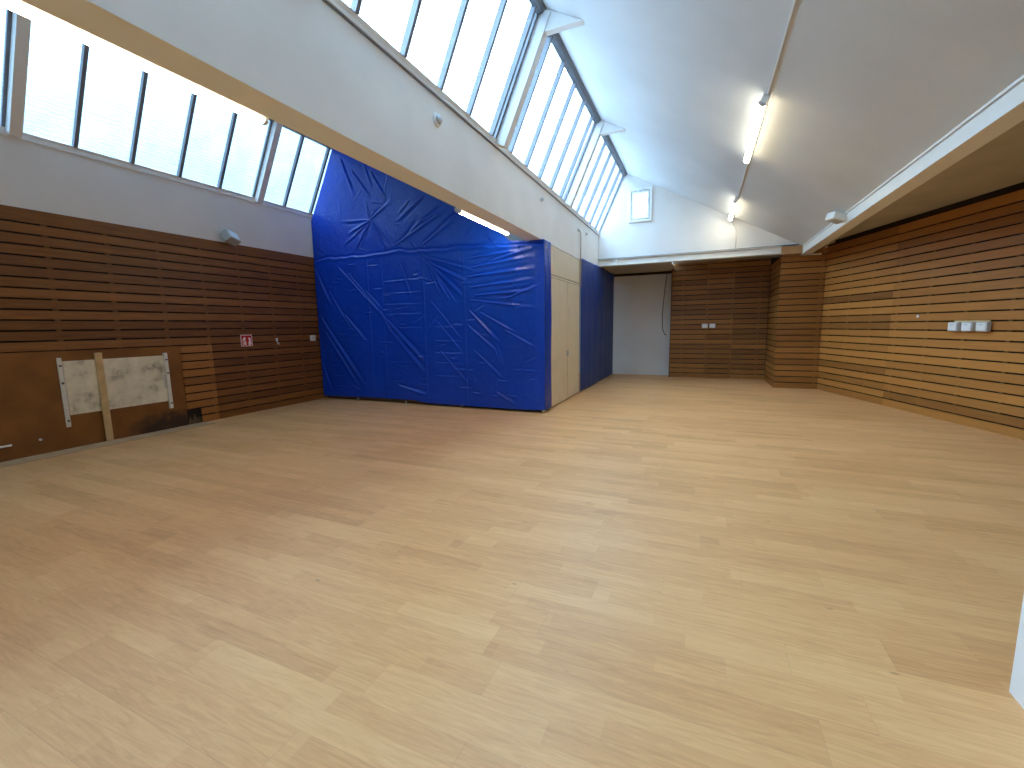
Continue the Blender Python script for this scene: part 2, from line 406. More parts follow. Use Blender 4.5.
# scuffed board with rails, batten
wb = empty('wall_board', (0, 0, 0), FL @ Matrix.Translation((3.27, -0.0225, 0.425)))
tag(wb, 'scuffed white board screwed between two upright rails on the left wall', 'board')
wbv = MB().box(2.706-3.27, 3.83-3.27, -0.018, 0.0, 0.0, 0.685).build('board_sheet', M['scuffed'], wb)
for (s, a, b_) in ((2.672, 0.28, 1.157), (3.845, 0.312, 1.147)):
    r_ = MB().box(s-0.022-3.27, s+0.022-3.27, -0.045, 0.0, a-0.425, b_-0.425).build('rail', M['whitemetal'], wb, bevel=0.004)
    sc = MB()
    for z in (a+0.08, (a+b_)/2+0.12, b_-0.10):
        sc.cyl((s-3.27, -0.045, z-0.425), (s-3.27, -0.053, z-0.425), 0.013)
    sc.build('screw_heads', M['darkgrey'], r_)
MB().box(3.79-3.27, 3.815-3.27, -0.030, -0.018, 0.62-0.425, 0.83-0.425).build('clip', M['greyplastic'], wb, bevel=0.003)
bt = MB().box(3.022, 3.098, -0.072, -0.046, 0.004, 1.198).build('timber_batten', M['timber'], bevel=0.003); bt.matrix_world = FL
tag(bt, 'pale timber batten standing upright across the scuffed white board', 'batten')
rh = MB()
for i in range(14):
    s = 4.085+0.18*random.random(); h = 0.05+0.14*random.random()
    rh.add([(s-0.02, -0.006, 0.003), (s+0.02, -0.006, 0.003), (s+0.012*random.uniform(-1, 1), -0.012, h), (s+0.02, -0.02-0.02*random.random(), 0.003), (s-0.02, -0.02, 0.003)],
           [(0, 1, 2), (1, 3, 2), (3, 4, 2), (4, 0, 2), (0, 4, 3, 1)])
rh = rh.build('rotten_wood', M['darktimber']); rh.matrix_world = FL
tag(rh, 'dark rotten wood splinters in the hole at the foot of the slatted left wall', 'wood'); rh['kind'] = 'stuff'

# socket at the left edge
so = empty('pipe_stub', (0, 0, 0), FL @ Matrix.Translation((1.985, -0.0505, 0.10)))
tag(so, 'capped pale pipe stub with side tap low on the brown hardboard at the left edge', 'pipe')
MB().cyl((0, -0.05, -0.09), (0, -0.05, 0.10), 0.028).cyl((0, -0.0, 0.0), (0, -0.05, 0.0), 0.016).build('pipe', M['batten'], so, smooth=False)
MB().cyl((0.0, -0.05, 0.085), (0.16, -0.05, 0.085), 0.012).build('tap', M['pvc'], so)
kn = MB().cyl((2.40, -0.0505, 0.185), (2.40, -0.066, 0.185), 0.014).build('wall_plug', M['pvc']); kn.matrix_world = FL
tag(kn, 'small white wall plug low on the brown hardboard', 'plug')

# sign ------------------------------------------------------------------
sg = empty('fire_sign', (0, 0, 0), FL @ Matrix.Translation((5.14, -0.0355, 1.285)))
tag(sg, 'small square red and white fire equipment sign on the slatted left wall', 'sign')
MB().box(-0.105, 0.105, -0.004, 0.0, -0.10, 0.10).build('sign_plate', M['signwhite'], sg)
MB().box(-0.094, 0.094, -0.0055, -0.004, -0.089, 0.089).build('sign_field', M['red'], sg)
pg = MB()
pg.prism_y([(-0.062, -0.08), (-0.074, -0.08), (-0.074, 0.015), (-0.056, 0.05), (-0.03, 0.062), (-0.02, 0.058), (-0.02, 0.0), (-0.065, 0.0), (-0.065, -0.02)], -0.007, -0.0055)
pg.box(-0.05, -0.012, -0.007, -0.0055, -0.075, -0.012)
pg.prism_y([(0.03, -0.08), (0.07, -0.08), (0.085, -0.045), (0.072, -0.01), (0.078, 0.03), (0.05, 0.055), (0.028, 0.035), (0.045, 0.0), (0.028, -0.03)], -0.007, -0.0055)
pg.build('pictogram', M['signwhite'], sg)

# small hook, socket, tilted box on the left wall
hk = MB().tube([(5.735, -0.036, 1.29), (5.735, -0.05, 1.285), (5.735, -0.052, 1.22), (5.735, -0.06, 1.195), (5.735, -0.085, 1.195), (5.735, -0.09, 1.225)], 0.008).box(5.715, 5.755, -0.041, -0.0355, 1.25, 1.31)
hk = hk.build('coat_hook', M['whitemetal']); hk.matrix_world = FL
tag(hk, 'small pale hook on the slatted left wall beside the red sign', 'hook')
sk = empty('wall_socket', (0, 0, 0), FL @ Matrix.Translation((6.545, -0.0355, 1.285)))
tag(sk, 'white wall socket near the left edge of the large blue tarpaulin', 'socket')
MB().box(-0.055, 0.055, -0.045, 0.0, -0.055, 0.055).build('socket_body', M['pvc'], sk, bevel=0.008)
MB().lathe([(0.036, 0.0), (0.036, 0.008), (0.028, 0.008), (0.026, 0.002)]).xf(Matrix.Translation((0, -0.045, 0)) @ Matrix.Rotation(math.pi/2, 4, 'X')).build('socket_face', M['greyplastic'], sk)
sp = empty('wall_lamp', (0, 0, 0), FL @ Matrix.Translation((4.95, -0.0, 3.02)))
tag(sp, 'grey box fixture tilted downwards at the top of the slatted left wall', 'fixture')
T = Matrix.Translation((0, -0.16, -0.03)) @ Matrix.Rotation(math.radians(-35), 4, 'X') @ Matrix.Rotation(math.radians(18), 4, 'Z')
MB().box(-0.115, 0.115, -0.07, 0.07, -0.10, 0.09).xf(T).build('fixture_body', M['oldgrey'], sp, bevel=0.015)
MB().box(-0.095, 0.095, -0.076, -0.0705, -0.08, 0.07).xf(T).build('fixture_front', M['greyplastic'], sp, bevel=0.002)
MB().cyl((0, 0.02, 0.10), (0, -0.10, 0.10), 0.014).cyl((0, -0.10, 0.10), (0, -0.15, 0.02), 0.014).box(-0.05, 0.05, 0.013, 0.02, 0.05, 0.15).build('bracket', M['darkgrey'], sp)

# right wall -----------------------------------------------------------------
D = (math.sin(WA), -math.cos(WA), 0)
FR = frame((WX, WY, 0), D) @ Matrix.Translation((0, 0.035, 0))
wr = struct(MB().box(0.0, 15.8, 0.001, 0.25, 0, 3.08).build('wall_right', M['white'])); wr.matrix_world = FR
MB().box(0.0, 15.8, -0.002, 0.0008, 0, 3.08).build('dark_lining', M['black'], wr)  # black left bare above the boards stands in for the shadow band
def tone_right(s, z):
    t = 0.84  # same wood, lighter base: the stronger light here is put into the tone
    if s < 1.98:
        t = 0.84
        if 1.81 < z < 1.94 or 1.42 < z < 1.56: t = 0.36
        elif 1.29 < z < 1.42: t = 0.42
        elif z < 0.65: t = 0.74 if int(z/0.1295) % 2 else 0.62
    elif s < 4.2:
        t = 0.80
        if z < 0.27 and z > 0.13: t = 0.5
    if z > 2.55: t -= 0.18  # top boards darkened: shade below the aisle ceiling put into their tone
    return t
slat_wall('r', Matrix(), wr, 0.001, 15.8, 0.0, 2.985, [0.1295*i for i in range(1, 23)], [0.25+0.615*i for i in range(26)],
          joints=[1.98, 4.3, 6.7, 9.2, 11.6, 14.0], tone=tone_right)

# three sockets on a backing plate: each box is a thing
for i, (s, lab) in enumerate(((3.235, 'farthest of the three grey sockets on the slatted right wall'), (3.445, 'middle one of the three grey sockets on the slatted right wall'), (3.655, 'nearest of the three grey sockets on the slatted right wall'))):
    e = empty('wall_socket', (0, 0, 0), FR @ Matrix.Translation((s, -0.0425, 1.348)))
    tag(e, lab, 'socket', 'sockets on the right wall')
    MB().box(-0.076, 0.076, -0.06, 0.0, -0.062, 0.062).build('socket_body', M['greyplastic'], e, bevel=0.010)
    MB().box(-0.062, 0.062, -0.068, -0.0605, -0.048, 0.048).build('socket_lid', M['pvc'], e, bevel=0.004)
    MB().box(-0.03, 0.03, -0.074, -0.0685, 0.02, 0.034).build('lid_grip', M['greyplastic'], e, bevel=0.002)
e = MB().box(3.18, 3.70, -0.042, -0.0355, 1.295, 1.432).build('mounting_board', M['timber'], bevel=0.002); e.matrix_world = FR
tag(e, 'narrow wooden mounting board behind the three grey sockets on the right wall', 'board')
e = MB().cyl((2.55, -0.0355, 1.505), (2.55, -0.05, 1.505), 0.022).build('wall_plug', M['pvc']); e.matrix_world = FR
tag(e, 'small white round plug on the slatted right wall, beyond the grey sockets', 'plug')

# column ---------------------------------------------------------------------
cm = struct(MB().box(1.57, 2.36, 11.14, 12.62, 0, 2.84).build('pillar_wood', M['black'])); cm.name = 'column'
gr = [0.1295*i for i in range(1, 22)]
slat_wall('c', frame((1.53, 11.135, 0), (1, 0, 0)), cm, 0, 0.825, 0, 3.075, gr+[2.849, 2.98], [0.3, 0.75], tone=lambda s, z: 0.46, joints=[], cuts=[(-1, 0.53, 2.842, 9)])
slat_wall('c', frame((1.565, 12.60, 0), (0, -1, 0)), cm, 0, 1.50, 0, 2.84, gr, [0.4, 1.0], tone=lambda s, z: 0.52, joints=[])
blk = MB().box(1.495, 1.86, 10.84, 10.945, 2.855, 3.02).box(1.54, 1.86, 10.955, 11.4, 2.842, 2.88).build('packing_block', M['block'], bevel=0.004)
struct(blk)

# recess: end wall and wood wall ---------------------------------------------
we = struct(MB().box(-7.6, -0.76, YE, YE+0.2, 0, 5.2).build('wall_end', M['white']))
struct(MB().box(-2.38, -0.78, YE-0.05, YE-0.001, 2.835, 2.90).build('trim_2', M['black']))
ww = struct(MB().box(-0.755, 2.7, 12.64, 12.84, 0, 3.15).box(-0.755, -0.72, 12.84, 13.2, 0, 3.15).build('wall_recess', M['black']))
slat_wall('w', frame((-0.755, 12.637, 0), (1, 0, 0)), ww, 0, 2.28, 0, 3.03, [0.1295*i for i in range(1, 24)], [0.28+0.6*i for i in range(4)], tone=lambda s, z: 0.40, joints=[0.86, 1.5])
MB().box(-0.775, -0.756, 12.60, 13.0, 0, 3.03).build('edge_board', M['batten'], ww)
sf = struct(MB().box(-2.40, -0.72, 10.93, 13.2, 2.90, 2.96).build('ceiling_recess', M['soffit']))
struct(MB().box(-0.719, 2.6, 10.93, 13.2, 3.03, 3.10).build('ceiling_recess_dark', M['soffit'])).name = 'ceiling_alcove'
for i, (x, lab) in enumerate(((0.09, 'left one of the two grey sockets on the far slatted wall'), (0.27, 'right one of the two grey sockets on the far slatted wall'))):
    e = empty('wall_socket', (x, 12.60, 1.385)); tag(e, lab, 'socket', 'sockets on the far wall')
    MB().box(-0.075, 0.075, -0.055, 0.0, -0.06, 0.06).build('socket_body', M['greyplastic'], e, bevel=0.010)
    MB().box(-0.055, 0.055, -0.063, -0.0555, -0.045, 0.045).build('socket_lid', M['pvc'], e, bevel=0.004)
e = MB().tube([(-0.92, 12.985, 2.83)] + [(-0.92-0.10*math.sin(t*math.pi/2)+0.10*max(0, t-0.75), 12.985, 2.83-1.5*t) for t in [i/12 for i in range(1, 13)]] +
              [(-0.97, 12.985, 1.24), (-0.93, 12.985, 1.16), (-0.88, 12.985, 1.14)], 0.011, 6).build('hanging_cable', M['darkgrey'])
tag(e, 'thin dark cable hanging loosely down the white end wall', 'cable')

# gable ----------------------------------------------------------------------
g = MB(); wx0, wx1, wz0, wz1 = -1.665, -1.145, 3.836, 4.586
gt = lambda x: cz(x)+0.05 if x >= RX else RZ+(x-RX)*(RZ-ZT)/(RX-XB)+0.03
g.prism_y([(-2.45, 2.885), (wx0, 2.885), (wx0, min(gt(wx0), 9)), (RX, gt(RX)), (XB, gt(XB)), (-2.45, gt(XB))], YG, YG+0.2)
g.prism_y([(wx0, 2.885), (wx1, 2.885), (wx1, wz0), (wx0, wz0)], YG, YG+0.2)
g.prism_y([(wx0, wz1), (wx1, wz1), (wx1, gt(wx1)), (wx0, gt(wx0))], YG, YG+0.2)
g.prism_y([(wx1, 2.885), (1.869, 2.885), (1.869, gt(1.869)), (wx1, gt(wx1))], YG, YG+0.2)
struct(g.build('wall_gable', M['white']))
hd = MB().box(-2.383, 1.49, YG-0.020, YG-0.001, 2.88, 3.025).box(-2.383, 1.49, YG-0.050, YG-0.020, 2.88, 2.895).box(-2.383, 1.49, YG-0.065, YG-0.020, 3.025, 3.036)
hd.box(-1.975, -1.90, YG-0.055, YG-0.020, 2.895, 3.04)
struct(hd.build('header_beam', M['header']))
struct(MB().box(-2.383, 1.80, YG-0.068, YG-0.001, 3.0365, 3.048).build('trim_3', M['ridge']))  # dark strip standing in for the shadow groove above the header
# gable window
w = struct(empty('window_1', ((wx0+wx1)/2, YG, wz0)), 'small white framed window high in the gable wall')
hx = (wx1-wx0)/2; hh = wz1-wz0
f = MB().box(-hx, hx, -0.045, 0.10, 0, 0.05).box(-hx, hx, -0.045, 0.10, hh-0.05, hh).box(-hx, -hx+0.05, -0.045, 0.10, 0.05, hh-0.05).box(hx-0.05, hx, -0.045, 0.10, 0.05, hh-0.05)
f.build('window_frame', M['paint'], w, bevel=0.004)
f = MB().box(-hx+0.061, hx-0.061, -0.035, 0.05, 0.061, 0.10).box(-hx+0.061, hx-0.061, -0.035, 0.05, hh-0.10, hh-0.061).box(-hx+0.061, -hx+0.105, -0.035, 0.05, 0.10, hh-0.10).box(hx-0.105, hx-0.061, -0.035, 0.05, 0.10, hh-0.10)
MB().box(-hx+0.05, -hx+0.061, 0.0, 0.03, 0.05, hh-0.05).box(hx-0.061, hx-0.05, 0.0, 0.03, 0.05, hh-0.05).box(-hx+0.061, hx-0.061, 0.0, 0.03, 0.05, 0.061).box(-hx+0.061, hx-0.061, 0.0, 0.03, hh-0.061, hh-0.05).build('shadow_strip', M['bar'], w)  # dark strips in the frame gap draw the window's shadow outline
sash = f.build('window_sash', M['paint'], w, bevel=0.004)
MB().box(-hx+0.10, hx-0.10, 0.0, 0.008, 0.10, hh-0.10).build('pane', M['glass'], w)
MB().box(hx-0.085, hx-0.065, -0.05, -0.0352, hh/2+0.0, hh/2+0.14).build('window_handle', M['greyplastic'], w, bevel=0.003)
MB().box(-0.03, 0.03, -0.05, -0.0352, hh-0.10, hh-0.04).build('window_catch', M['greyplastic'], w, bevel=0.003)

# beam -----------------------------------------------------------------------
bm = MB().box(XB2, XB, Y0, 13.0, ZB, ZT-0.03)
struct(bm.build('beam', M['beamwhite'])).name = 'main_beam'
struct(MB().box(XB2-0.02, XB+0.022, Y0, YG-0.001, ZT-0.03, ZT).build('windowsill', M['paint'])).name = 'windowsill'
struct(MB().box(XB+0.0005, XB+0.012, Y0, YG-0.001, ZT-0.043, ZT-0.031).build('trim_4', M['bar']))

# nave ceiling, aisle ceiling, purlin -----------------------------------------
struct(MB().prism_y([(RX-0.12, RZ+0.065), (RX, RZ), (1.95, cz(1.95)), (1.95, cz(1.95)+0.12), (RX-0.12, RZ+0.2)], Y0, YG+0.19).build('ceiling', M['ceil']))
struct(MB().box(1.96, 8.2, Y0, 13.2, 3.081, 3.2).build('ceiling_aisle', M['soffit']))
pl = MB().box(PX, 2.055, Y0, 10.953, 2.85, 2.985).box(PX-0.014, 2.055, Y0, 10.953, 2.994, 3.016).box(PX+0.012, 2.05, Y0, 10.953, 2.985, 2.994)
struct(pl.build('purlin_beam', M['paint']))
struct(MB().box(2.0, 2.0551, Y0, 10.95, 3.0165, 3.0805).build('trim_5', M['soffit']))

# left bay roof, back wall ------------------------------------------------------
struct(MB().prism_y([(LX-0.1, LZ+0.06), (LX, LZ), (XB2+0.0, LZ-SL*(XB2-LX)), (XB2+0.0, LZ-SL*(XB2-LX)+0.15), (LX-0.1, LZ+0.2)], Y0, 13.2).build('ceiling_bay', M['ceil']))
struct(MB().box(-7.6, 8.2, Y0-0.15, Y0, 0, 5.3).build('wall_front', M['white']))
struct(MB().box(XL-0.15, XL+0.0, Y0, 13.0, 3.7205, 3.75).box(XL-0.012, XL+0.0, Y0, 13.0, 3.70, 3.7205).build('windowsill_bay', M['paint']))

# glazing bays ------------------------------------------------------------------
def bay(n, y0, y1, B, Tp, mull, glass, barw, label):
    """one bay of the sloping glazing between two rafters; B, Tp: (x,z) of foot and head"""
    dx, dz = Tp[0]-B[0], Tp[1]-B[1]; Ln = math.hypot(dx, dz)
    ux, uz = dx/Ln, dz/Ln; nx, nz = uz, -ux      # into the room
    # local frame: x along +Y, y = away from room, z up the slope
    Mx = Matrix(((0, -nx, ux), (1, 0, 0), (0, -nz, uz))).to_4x4(); Mx.translation = Vector((B[0], y0, B[1]))
    w = struct(empty('window_%d' % n, (0, 0, 0), Mx), label)
    W = y1-y0
    MB().box(0, W, -0.022, 0.02, 0.002, 0.0445).build('bottom_rail', M['paint'], w)
    f = MB().box(0, W, -0.02, 0.02, Ln-0.05, Ln-0.003)
    f.box(0, 0.03, -0.02, 0.02, 0.045, Ln-0.05).box(W-0.03, W, -0.02, 0.02, 0.045, Ln-0.05)
    f.build('window_frame', M['bar'], w)
    for m_ in mull:
        if 0.04 < m_-y0 < W-0.04:
            MB().box(m_-y0-barw/2, m_-y0+barw/2, -0.045, 0.015, 0.04, Ln-0.04).build('glazing_bar', M['bar'], w)
    MB().box(0.02, W-0.02, 0.003, 0.009, 0.03, Ln-0.03).build('pane', glass, w)
    return w
def rafter(y, B, Tp, wdt, dep, gus, label=None):
    dx, dz = Tp[0]-B[0], Tp[1]-B[1]; Ln = math.hypot(dx, dz); ux, uz = dx/Ln, dz/Ln; nx, nz = uz, -ux
    P = lambda a, d: (B[0]+ux*a+nx*d, B[1]+uz*a+nz*d)
    m_ = MB().prism_y([P(0.0, -0.03), P(0.0, dep), P(Ln, dep), P(Ln, -0.03)], y-wdt/2, y+wdt/2)
    if gus:
        c = (Tp[0]+0.02, cz(Tp[0]+0.02)-0.002); t_ = (Tp[0]+0.50, cz(Tp[0]+0.50)-0.002)
        m_.prism_y([c, t_, P(Ln-0.2, dep*0.9)], y-0.045, y+0.045)
    o = struct(m_.build('rafter', M['paint'], bevel=0.004)); return o
UB, UT = (XB-0.002, ZT+0.003), (RX-0.035, RZ-0.02)
LB, LT = (XL-0.03, 3.752), (LX-0.03, LZ-0.02)
UR = [5.10-2.90*k for k in range(3, 0, -1)] + [5.10, 8.00]
n = 2
ys = [Y0+0.02] + UR + [YG-0.002]
for i in range(len(ys)-1):
    a = ys[i]+(0.06 if i else 0); b = ys[i+1]-(0.06 if i < len(ys)-2 else 0)
    bay(n, a, b, UB, UT, [5.46+0.553*k for k in range(-20, 14)], M['glass'], 0.035, 'bay of sloping roof glazing above the main beam'); n += 1
for y in UR: rafter(y, UB, UT, 0.118, 0.15, True)
LR = [5.59-3.005*k for k in range(3, 0, -1)] + [5.59, 8.595, 11.6]
ys = [Y0+0.02] + LR + [12.99]
for i in range(len(ys)-1):
    a = ys[i]+(0.055 if i else 0); b = ys[i+1]-(0.055 if i < len(ys)-2 else 0)
    off = ys[i] if i else ys[1]-3.005
    bay(n, a, b, LB, LT, [off+0.545+0.598*k for k in range(5)], M['frost'], 0.042, 'bay of sloping glazing above the left wall'); n += 1
for y in LR: rafter(y, LB, LT, 0.108, 0.12, False)
struct(MB().prism_y([(RX-0.055, RZ-0.085), (RX+0.01, RZ-0.075), (RX+0.05, RZ-0.032), (RX-0.03, RZ+0.03)], Y0, YG-0.003).build('ridge_beam', M['ridge']))
struct(MB().prism_y([(LX-0.06, LZ-0.10), (LX+0.01, LZ-0.09), (LX+0.05, LZ-0.032), (LX-0.03, LZ+0.03)], Y0, 12.99).build('ridge_beam', M['ridge']))

# ------------------------------------------------------------------ tarpaulin
SEG = [(-5.8,3.49,-6.28,2.88,1),(-5.8,3.49,-6.4,3.27,1),(-5.8,3.49,-5.42,2.93,1),(-5.8,3.49,-5.9,3.83,1),(-5.8,3.49,-5.29,3.78,1.2),(-5.8,3.49,-6.52,3.53,0.7),(-5.8,3.49,-6.09,2.96,0.8),(-5.8,3.49,-6.48,3.07,0.8),(-6.44,4.7,-6.14,3.93,1.3),(-6.19,4.44,-5.77,3.88,1.3),(-5.74,4.35,-5.4,3.8,1),(-5.91,4.57,-5.71,4.01,0.7),(-4.54,3.76,-5.2,3.39,1.4),(-5.02,3.1,-4.66,3.33,1.4),(-4.66,3.33,-4.13,3.5,1),(-5.25,2.98,-4.13,3.47,1.3),(-4.64,2.93,-3.9,3.33,1.4),(-3.77,2.9,-3.55,3.11,1),(-4.26,3.19,-3.66,3.5,0.8),(-4.87,3.73,-5.15,3.52,0.8),(-7.3,2.75,-6.83,1.84,1.4),(-7.22,1.77,-6.13,0.25,1.6),(-7.11,1.44,-6.26,0.19,1.3),(-6.57,1.76,-6.05,1.18,1.2),(-7.26,0.82,-7.07,0.17,1.1),(-5.55,1.64,-4.7,0.82,1.6),(-5.48,1.44,-4.67,0.59,1.6),(-5.35,0.36,-4.64,0.2,1.2),(-6.48,0.32,-6.26,0.19,1),(-6.93,2.25,-6.42,1.44,1),(-6.69,2.72,-5.35,1.42,0.9),(-6.38,2.51,-5.57,1.65,0.7),(-6.02,2.2,-5.59,1.77,0.8),(-5.77,1.96,-5.3,1.14,0.8),(-4.56,2.63,-3.81,1.97,1.2),(-4.56,2.63,-3.7,2.21,1.2),(-4.56,2.63,-4.11,1.91,1),(-4.56,2.63,-4.32,2.03,0.8),(-4.56,2.7,-3.54,2.39,0.9),(-4.56,2.63,-3.95,1.83,0.8),(-4.61,2.74,-3.82,1.95,1),(-3.73,1.75,-3.15,1.18,1.1),(-3.75,2.31,-2.46,2.38,1.3),(-3.7,2.62,-2.58,2.69,1.3),(-3.59,1.99,-2.47,2.03,1.1),(-3.22,0.32,-2.83,0.1,1),(-3.69,2.46,-2.51,2.57,1.3),(-3.7,2.13,-2.48,2.21,1.1),(-3.76,1.49,-3.19,1.02,0.8),(-3.71,1.92,-2.42,1.74,0.8),(-3.64,1.05,-3.07,0.54,0.7),(-3.52,1.71,-2.78,1.31,0.7),(-4.53,1.95,-3.89,1.23,0.6),(-4.42,1.59,-3.9,1.02,0.6),(-5.16,2.67,-4.93,1.97,0.7),(-4.36,1.05,-3.76,0.43,0.7),(-3.05,1.4,-2.42,1.06,0.5),(-3.76,2.77,-3.11,2.83,1.2),(-3.3,2.54,-2.44,2.71,1.2),(-3.04,1.9,-2.41,2.11,0.9)]
for k in range(55):   # small packing creases, mostly level
    x = rng.uniform(-7.1, -2.6); z = rng.uniform(0.2, 2.7)
    l = rng.uniform(0.1, 0.3); SEG.append((x, z, x+l, z+rng.uniform(-0.02, 0.02), 0.45))
for z in (2.32, 2.1, 1.9, 1.71, 1.46, 0.8): SEG.append((-5.58, z, -4.68, z+rng.uniform(-0.02, 0.02), 0.35))
for z in (1.46, 1.21, 0.99, 0.81, 0.57): SEG.append((-4.45, z, -3.84, z-0.01, 0.35))
for k in range(70):   # short random crinkles
    x = rng.uniform(-7.2, -2.5); z = rng.uniform(0.2, 4.2); a = rng.uniform(0, math.pi); l = rng.uniform(0.15, 0.5)
    SEG.append((x, z, x+l*math.cos(a), z+l*math.sin(a), 0.35))

def vnoise(x, z, sx, sz, seed, shear=0.0):
    r = np.random.default_rng(seed); G = r.random((64, 64))
    u = x*sx+shear*z+100; v = z*sz+100
    i = np.floor(u).astype(int); j = np.floor(v).astype(int); fu = u-i; fv = v-j
    fu = fu*fu*(3-2*fu); fv = fv*fv*(3-2*fv); i %= 63; j %= 63
    return (G[i, j]*(1-fu)+G[i+1, j]*fu)*(1-fv)+(G[i, j+1]*(1-fu)+G[i+1, j+1]*fu)*fv - 0.5
def tarp_disp(X, Z):
    d = np.zeros_like(X)
    d += 0.06*vnoise(X, Z, 0.7, 0.5, 1) + 0.014*vnoise(X, Z, 1.9, 1.0, 2, 0.8) + 0.004*vnoise(X, Z, 5.5, 3.2, 3, 2.0) + 0.003*vnoise(X, Z, 13, 9, 4)
    for (x0, z0, x1, z1, w) in SEG:
        L = math.hypot(x1-x0, z1-z0); tx, tz = (x1-x0)/L, (z1-z0)/L
        t = ((X-x0)*tx+(Z-z0)*tz)/L; s = -(X-x0)*tz+(Z-z0)*tx
        sig = 0.011+0.016*w*np.clip(t, 0, 1)
        env = np.clip(t/0.08, 0, 1)*np.clip((1-t)/0.35, 0, 1)
        amp = 0.016*w
        d += amp*env*(np.exp(-(s/sig)**2)-0.6*np.exp(-((s-2.0*sig)/(1.3*sig))**2))
    # level seam and upright joins of the sheets
    zs = np.interp(X, [-7.3, -5.85, -5.19, -4.57, -3.49, -2.41], [2.85, 2.83, 2.86, 2.82, 2.82, 2.74])
    zs = zs+0.05*vnoise(X, X*0, 2.3, 1, 31)+0.03*vnoise(X, X*0, 7, 1, 32)
    d += 0.010*np.exp(-((Z-zs+0.02)/0.03)**2)-0.012*np.exp(-((Z-zs-0.02)/0.02)**2)+0.012*(Z < zs)
    for xv in (-5.94, -5.6, -4.66, -3.81):
        d += 0.007*np.exp(-((X-xv)/0.018)**2)*(Z < zs)
    return d
def tarp():
    nx, nz = 400, 400
    TX = [-7.285, -7.29, -6.70, -6.56, -3.85, -3.57, -3.29, -3.10, -2.89, -2.75, -2.64, -2.44, -2.36]
    xs = np.linspace(-7.285, -2.332, nx)
    roofz = np.where(xs < -2.9, LZ-SL*(xs-LX)-0.05, 9)
    glaz = 3.745+(xs-(XL+0.10))/((LX-XL)/(LZ-3.745))*0.985
    top = np.minimum(roofz, glaz)
    dip = np.interp(xs, [-3.2, -3.12, -3.03, -2.92, -2.83, -2.72, -2.6, -2.33], [9, 3.02, 2.93, 2.85, 2.845, 2.83, 2.816, 2.816])
    top = np.minimum(top, dip)
    bot = np.interp(xs, [-7.3, -6.2, -5.0, -4.6, -3.0, -2.36], [0.07, 0.085, 0.09, 0.05, 0.045, 0.06])
    u = np.linspace(0, 1, nz)[None, :]
    X = np.repeat(xs[:, None], nz, 1); Z = bot[:, None]+(top-bot)[:, None]*u
    d = tarp_disp(X, Z)
    ed = np.clip((X+7.285)/0.25, 0, 1)*np.clip((-2.332-X)/0.15, 0, 1)
    d = d*(0.25+0.75*ed)
    Y = 6.715-np.maximum(d, -0.03)
    V = np.stack([X, Y, Z], -1).reshape(-1, 3)
    F = [(i*nz+j, (i+1)*nz+j, (i+1)*nz+j+1, i*nz+j+1) for i in range(nx-1) for j in range(nz-1)]
    # return round the corner post, back to the cupboard
    base = len(V); my = 24
    ys = np.linspace(0, 0.345, my); zz = np.linspace(0.055, 2.812, 120)
    YY, ZZ = np.meshgrid(ys, zz, indexing='ij')
    XX = -2.332+(0.012*vnoise(YY*4, ZZ, 3, 1.2, 9)+0.004*np.sin(YY*30))*np.clip(YY/0.06, 0, 1)
    V2 = np.stack([XX, 6.715+YY+0.0, ZZ], -1).reshape(-1, 3)
    F += [(base+i*120+j, base+(i+1)*120+j, base+(i+1)*120+j+1, base+i*120+j+1) for i in range(my-1) for j in range(119)]
    me = bpy.data.meshes.new('tarpaulin'); me.from_pydata(np.vstack([V, V2]).tolist(), [], F); me.update()
    me.polygons.foreach_set('use_smooth', [True]*len(me.polygons))
    me.materials.append(M['tarp'])
    o = bpy.data.objects.new('tarpaulin', me); COL.objects.link(o)
    so = o.modifiers.new('thickness', 'SOLIDIFY'); so.thickness = 0.002; so.offset = 1
    return o
tag(tarp(), 'large shiny blue tarpaulin closing off the bay under the main beam', 'tarpaulin')
# timber frame that carries it
tf = empty('stud_framework', (-4.8, 6.83, 0)); tag(tf, 'raw timber stud frame behind the foot of the large blue tarpaulin', 'frame')
MB().box(-2.46, 2.40, -0.045, 0.045, 0.012, 0.075).build('sole_plate', M['darktimber'], tf)
for x in (-2.40, -1.60, -0.75, 0.05, 0.85, 1.60):
    MB().box(x-0.03, x+0.03, -0.045, 0.045, 0.0755, 2.72).build('stud', M['timber'], tf)
for x in (-1.60, -0.40, 0.85):
    MB().box(x-0.025, x+0.025, -0.085, 0.02, 0.0, 0.0115).box(x-0.014, x+0.014, -0.085, -0.06, 0.0115, 0.05).build('foot', M['metal'], tf)
pt = MB().box(-2.40, -2.352, 6.735, 6.80, 0.0, 2.79).build('corner_post', M['timber'], bevel=0.003)
tag(pt, 'raw timber corner post wrapped by the large blue tarpaulin', 'post')

